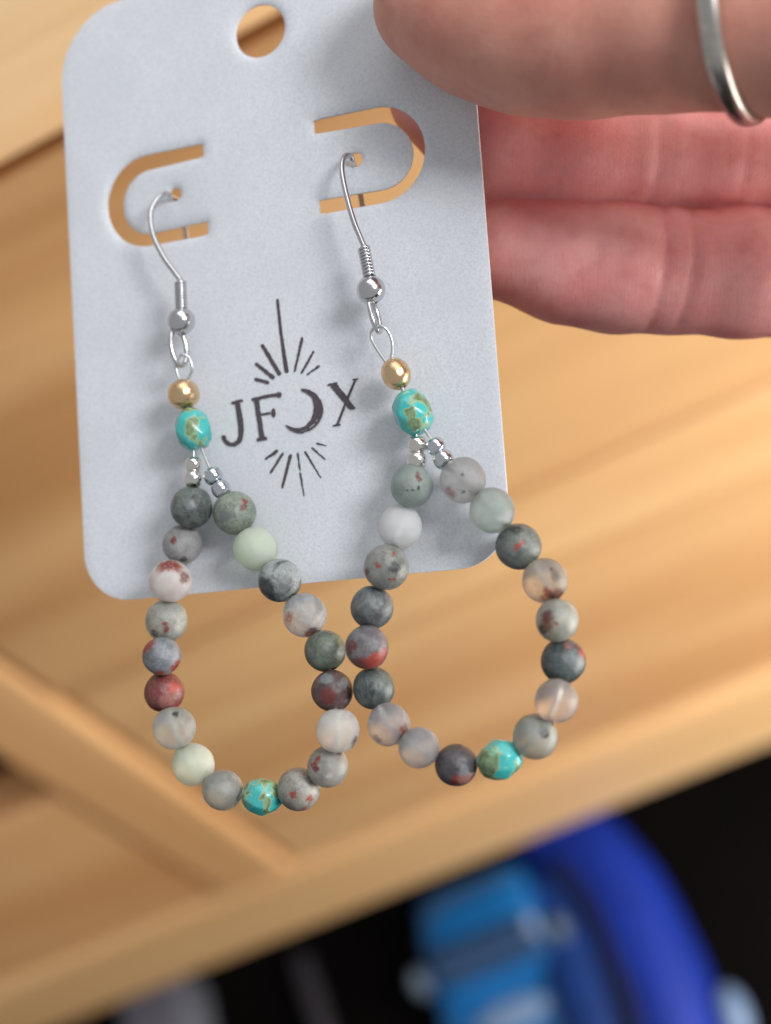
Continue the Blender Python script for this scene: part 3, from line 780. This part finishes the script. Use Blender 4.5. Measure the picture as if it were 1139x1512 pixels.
build_earring('right beaded earring, nearer the fingers, with a taller oval gold bead',
    hook=[(521, 238, 0.0), (516, 229, 0.9), (508, 233, 2.0), (505, 250, 3.0), (511, 285, 3.8), (522, 325, 4.1), (534, 355, 4.1), (539, 370, 4.1)],
    back=[(546, 380, -2.2), (538, 320, -3.2), (532, 285, -3.2), (527, 255, -2.0)],
    coil=(537.5, 366, 546, 409), ballp=(548, 428, 21.5), ring_c=(553.5, 466, 560, 490), ring_dir=(0.35, -0.1, 0.93), ring_b=1.1,
    loop=[(574, 540, 4.0), (556, 514, 4.0), (548, 496, 4.1), (553, 484, 4.4), (565, 482, 4.6), (575, 492, 4.2), (580, 510, 4.0), (577, 535, 3.9)],
    gold=(585, 552, 21.5), turq=(610, 609, 31), seedsL=[(616.5, 657, 14.5), (616, 680, 14.5)], seedsR=[(644, 659, 13.5), (655, 678, 14.5)],
    stones=R_STONES, tb=(738, 1122, 31.5), sd=2, gseam=0, gtall=1.16, group=GROUP)

# ------------------------------------------------------------------ hand (one continuous surface)
def nonuni(a, b, fine0, fine1, h, hmax):
    out = [fine0]
    while out[-1] < fine1: out.append(out[-1]+h)
    s = h
    while out[-1] < b: s = min(s*1.06, hmax); out.append(out[-1]+s)
    s = h; pre = [fine0]
    while pre[-1] > a: s = min(s*1.06, hmax); pre.append(pre[-1]-s)
    return np.array(pre[:0:-1]+out, np.float32)
GX = nonuni(-6, 225, -4, 48, 0.52, 2.6)
GY = nonuni(-80, 36, -72, -18, 0.52, 2.2)
GZ = nonuni(146, 238, 152, 204, 0.52, 2.2)
X, Y, Z = np.meshgrid(GX, GY, GZ, indexing='ij')
def rcone(a, b, r1, r2):
    a = np.asarray(a, np.float32); b = np.asarray(b, np.float32); ba = b-a; l2 = float(ba@ba)
    px, py, pz = X-a[0], Y-a[1], Z-a[2]
    t = np.clip((px*ba[0]+py*ba[1]+pz*ba[2])/l2, 0, 1)
    d = np.sqrt((px-t*ba[0])**2+(py-t*ba[1])**2+(pz-t*ba[2])**2)
    return (d-(r1+(r2-r1)*t)).astype(np.float32)
def smin(a, b, k):
    h = np.clip(0.5+0.5*(b-a)/k, 0, 1); return (b+(a-b)*h-k*h*(1-h)).astype(np.float32)
def chain_sdf(pts, k=2.0):
    d = None
    for (p, r), (q, s) in zip(pts[:-1], pts[1:]):
        e = rcone(p, q, r, s); d = e if d is None else smin(d, e, k)
    return d
TH_P = [(at(634, 9, 178.4), 6.75), (at(690, 27, 176.0), 7.65), (at(735, 38, 174.0), 8.2), (at(790, 48, 171.5), 8.7), (at(870, 46, 168.5), 9.0), (at(985, 34, 164.0), 9.0), (at(1100, 22, 160.4), 9.4), (at(1220, 34, 157.5), 9.8), (at(1400, 130, 162.0), 11.0), (at(1720, 300, 178.0), 13.5)]
IX_P = [(at(650, 142, 190.6), 6.6), (at(735, 212, 191.6), 7.9), (at(850, 228, 191.8), 8.0), (at(962, 228, 193.0), 7.5), (at(1050, 228, 194.0), 7.9), (at(1250, 232, 199.0), 8.4), (at(1560, 250, 209.0), 9.4)]
MD_P = [(at(752, 368, 190.8), 6.7), (at(835, 386, 190.6), 7.6), (at(910, 396, 191.0), 8.0), (at(990, 400, 192.5), 7.8), (at(1090, 402, 193.5), 8.2), (at(1270, 408, 200.0), 8.6), (at(1570, 430, 210.0), 9.6)]
RG_P = [(at(1500, 640, 176.0), 6.6), (at(1390, 650, 174.0), 7.2), (at(1318, 650, 182.0), 7.6), (at(1300, 640, 201.0), 8.2), (at(1560, 610, 210.0), 9.2)]
PK_P = [(at(1500, 800, 180.0), 5.8), (at(1420, 815, 178.0), 6.3), (at(1360, 820, 184.0), 6.6), (at(1350, 810, 200.0), 7.2), (at(1540, 780, 209.0), 8.4)]
tsd = chain_sdf(TH_P, 3.0); isd = chain_sdf(IX_P); msd = chain_sdf(MD_P); rsd = chain_sdf(RG_P); psd = chain_sdf(PK_P)
# joint creases across the finger pads, wrinkles over the thumb joint
def groove(sd, p, axis, depth, wid, lo):
    ax = np.asarray(axis, float); ax /= np.linalg.norm(ax)
    s = (X-p[0])*ax[0]+(Y-p[1])*ax[1]+(Z-p[2])*ax[2]
    return (sd+depth*np.exp(-(s/wid)**2)*np.clip((p[2]+lo-Z)/3.0, 0, 1)).astype(np.float32)
for (px, dep, wd) in ((958, 0.55, 0.75), (975, 0.25, 0.5), (1085, .2, .5)):
    isd = groove(isd, at(px, 226, 192.5), (1, 0.05, 0.05), dep, wd, 0)
for (px, dep, wd) in ((962, 0.45, 0.6), (1004, 0.50, 0.7), (985, .15, .5)):
    msd = groove(msd, at(px, 400, 192), (1, 0.12, 0.05), dep, wd, 0)
for (px, dep, wd) in ((815, 0.16, 0.5), (838, 0.22, 0.45), (862, 0.20, 0.5), (888, 0.14, 0.5), (905, .1, .4)):
    p = at(px, 0, 170); s = (X-p[0])+(Y-p[1])*0.10*math.sin(px)
    tsd = (tsd+dep*np.exp(-(s/wd)**2)*np.clip((at(0, 60, 170)[1]-Y)/4.0, 0, 1)).astype(np.float32)
fing = smin(isd, msd, 0.5)
sd = smin(smin(fing, rsd, 0.8), psd, 0.8)
wrist = at(2300, 560, 205.0)
for (q, r) in ((at(1560, 250, 209.0), 9.6), (at(1570, 430, 210.0), 9.8), (at(1560, 610, 210.0), 9.4), (at(1540, 780, 209.0), 8.6)):
    sd = smin(sd, rcone(q, at(1900, 0.5*(q[1]/q[2]*F+CY)+0.5*540, 209), r, 12.0), 5.0)
    sd = smin(sd, rcone(at(1900, 0.5*(q[1]/q[2]*F+CY)+0.5*540, 209), wrist, 12.0, 15.0), 6.0)
sd = smin(sd, tsd, 0.6) if False else np.where(X < 62, np.minimum(sd, tsd), smin(sd, tsd, 3.0)).astype(np.float32)
sd = smin(sd, rcone(at(1400, 130, 162.0), at(1960, 360, 194), 10.0, 15.0), 8.0)
sd = smin(sd, rcone(at(1300, 170, 175.0), at(1640, 300, 203), 5.0, 9.0), 8.0)
sd = smin(sd, rcone(wrist, at(2900, 620, 205), 17.0, 19.5), 8.0)
def surface_nets(D, gx, gy, gz):
    s = D < 0
    c = np.zeros(tuple(n-1 for n in D.shape), np.uint8)
    for i in (0, 1):
        for j in (0, 1):
            for k in (0, 1): c += s[i:D.shape[0]-1+i, j:D.shape[1]-1+j, k:D.shape[2]-1+k]
    act = (c > 0) & (c < 8)
    I, J, K = np.nonzero(act); n = len(I)
    ids = np.full(act.shape, -1, np.int32); ids[act] = np.arange(n)
    cr = {(i, j, k): D[I+i, J+j, K+k] for i in (0, 1) for j in (0, 1) for k in (0, 1)}
    acc = np.zeros((n, 3)); num = np.zeros(n)
    for a in cr:
        for ax in range(3):
            if a[ax]: continue
            b = list(a); b[ax] = 1; va, vb = cr[a], cr[tuple(b)]
            m = (va < 0) != (vb < 0)
            t = np.where(m, va/np.where(m, va-vb, 1), 0)
            p = np.tile(np.array(a, float), (n, 1)); p[:, ax] = t
            acc[m] += p[m]; num[m] += 1
    acc /= num[:, None]
    P = np.stack([gx[I]+acc[:, 0]*(gx[I+1]-gx[I]), gy[J]+acc[:, 1]*(gy[J+1]-gy[J]), gz[K]+acc[:, 2]*(gz[K+1]-gz[K])], 1)
    quads = []
    for ax in range(3):
        sl0 = [slice(None)]*3; sl1 = [slice(None)]*3; sl0[ax] = slice(0, -1); sl1[ax] = slice(1, None)
        ch = s[tuple(sl0)] != s[tuple(sl1)]
        e = np.nonzero(ch); o1, o2 = [(1, 2), (2, 0), (0, 1)][ax]
        e = np.stack(e, 1)
        ok = (e[:, o1] > 0) & (e[:, o2] > 0) & (e[:, o1] < D.shape[o1]-1) & (e[:, o2] < D.shape[o2]-1); e = e[ok]
        def g(d1, d2):
            q = e.copy(); q[:, o1] -= d1; q[:, o2] -= d2; return ids[q[:, 0], q[:, 1], q[:, 2]]
        qd = np.stack([g(1, 1), g(0, 1), g(0, 0), g(1, 0)], 1)
        fl_ = s[tuple(sl0)][tuple(e.T)]
        qd[~fl_] = qd[~fl_][:, ::-1]
        quads.append(qd)
    return P, np.concatenate(quads)
HV, HF = surface_nets(sd, GX, GY, GZ)
# relax the surface a little so that no voxel steps remain
for it in range(2):
    s_ = np.zeros_like(HV); c_ = np.zeros(len(HV))
    for a, b in ((0, 1), (1, 2), (2, 3), (3, 0)):
        np.add.at(s_, HF[:, a], HV[HF[:, b]]); np.add.at(c_, HF[:, a], 1)
        np.add.at(s_, HF[:, b], HV[HF[:, a]]); np.add.at(c_, HF[:, b], 1)
    HV = HV*0.5+s_/c_[:, None]*0.5
def pt_chain_dist(P, pts):
    d = np.full(len(P), 1e9)
    for (p, r), (q, s) in zip(pts[:-1], pts[1:]):
        ba = q-p; t = np.clip(((P-p)@ba)/(ba@ba), 0, 1); d = np.minimum(d, np.linalg.norm(P-p-t[:, None]*ba, axis=1)-(r+(s-r)*t))
    return d
flush = np.clip((pt_chain_dist(HV, TH_P)-np.minimum(pt_chain_dist(HV, IX_P), pt_chain_dist(HV, MD_P)))/1.5+0.3, 0, 1)
del X, Y, Z, sd, tsd, isd, msd, rsd, psd, fing
hand_o = W(at(850, 400, 184.0))
hand = mesh_obj('hand', HV, HF, SKIN, None, True, hand_o)
at_ = hand.data.attributes.new('flush', 'FLOAT', 'POINT'); at_.data.foreach_set('value', flush.astype(np.float32))
lc_ = hand.data.attributes.new('lens_co', 'FLOAT_VECTOR', 'POINT'); lc_.data.foreach_set('vector', HV.astype(np.float32).ravel())
tag(hand, 'right hand pinching the card from the side, thumb in front and two fingers behind', 'hand')
# thumb nail: curved plate set into the back of the thumb tip
c0, r0 = TH_P[0]; c1, r1 = TH_P[3]
ax = c1-c0; ax /= np.linalg.norm(ax)
up = np.array([0.0, -0.72, -0.70]); up -= ax*(up@ax); up /= np.linalg.norm(up); sd2 = np.cross(ax, up)
V = []; Fs = []; nu, nv = 14, 18
for i in range(nu):
    s = -4.6+i*10.0/(nu-1)
    for j in range(nv):
        a = (j/(nv-1)-0.5)*2
        cc = c0+ax*s; 
        edge = (abs(a)**6); endr = max(0, (i/(nu-1)-0.72)/0.28)
        ang = a*math.radians(60)*(1-0.35*endr**2)
        rad = 6.92+0.17*max(s, 0)+0.10-0.16*edge-0.35*endr**3
        if s < -1: rad -= 0.05*(s+1)**2
        V.append(cc+(up*math.cos(ang)+sd2*math.sin(ang))*rad)
for i in range(nu-1):
    for j in range(nv-1): Fs.append((i*nv+j, i*nv+j+1, (i+1)*nv+j+1, (i+1)*nv+j))
nail = mesh_obj('thumb_nail', np.array(V), Fs, NAIL, hand)
sm = nail.modifiers.new('thickness', 'SOLIDIFY'); sm.thickness = 0.45*S; sm.offset = -1

# ------------------------------------------------------------------ ring on the thumb
rc = at(1094, 20, 160.4)
axr = np.array([0.857, -0.02, -0.515]); axr /= np.linalg.norm(axr)
u = np.cross(axr, [0, 0, 1.0]); u /= np.linalg.norm(u); w = np.cross(axr, u)
prof = []
for k in range(20):
    t = 2*math.pi*k/20; prof.append((11.1+0.85*math.copysign(abs(math.cos(t))**0.95, math.cos(t)), 1.2*math.copysign(abs(math.sin(t))**0.95, math.sin(t))))
V = []; Fs = []; N = 96
for i in range(N):
    th = 2*math.pi*i/N; d = u*math.cos(th)+w*math.sin(th)
    for (r, z) in prof: V.append(rc+d*r+axr*z)
m_ = len(prof)
for i in range(N):
    for k in range(m_):
        Fs.append((i*m_+k, i*m_+(k+1) % m_, ((i+1) % N)*m_+(k+1) % m_, ((i+1) % N)*m_+k))
tag(mesh_obj('finger_ring', np.array(V), Fs, RINGM), 'plain silver band ring worn on the thumb', 'ring')
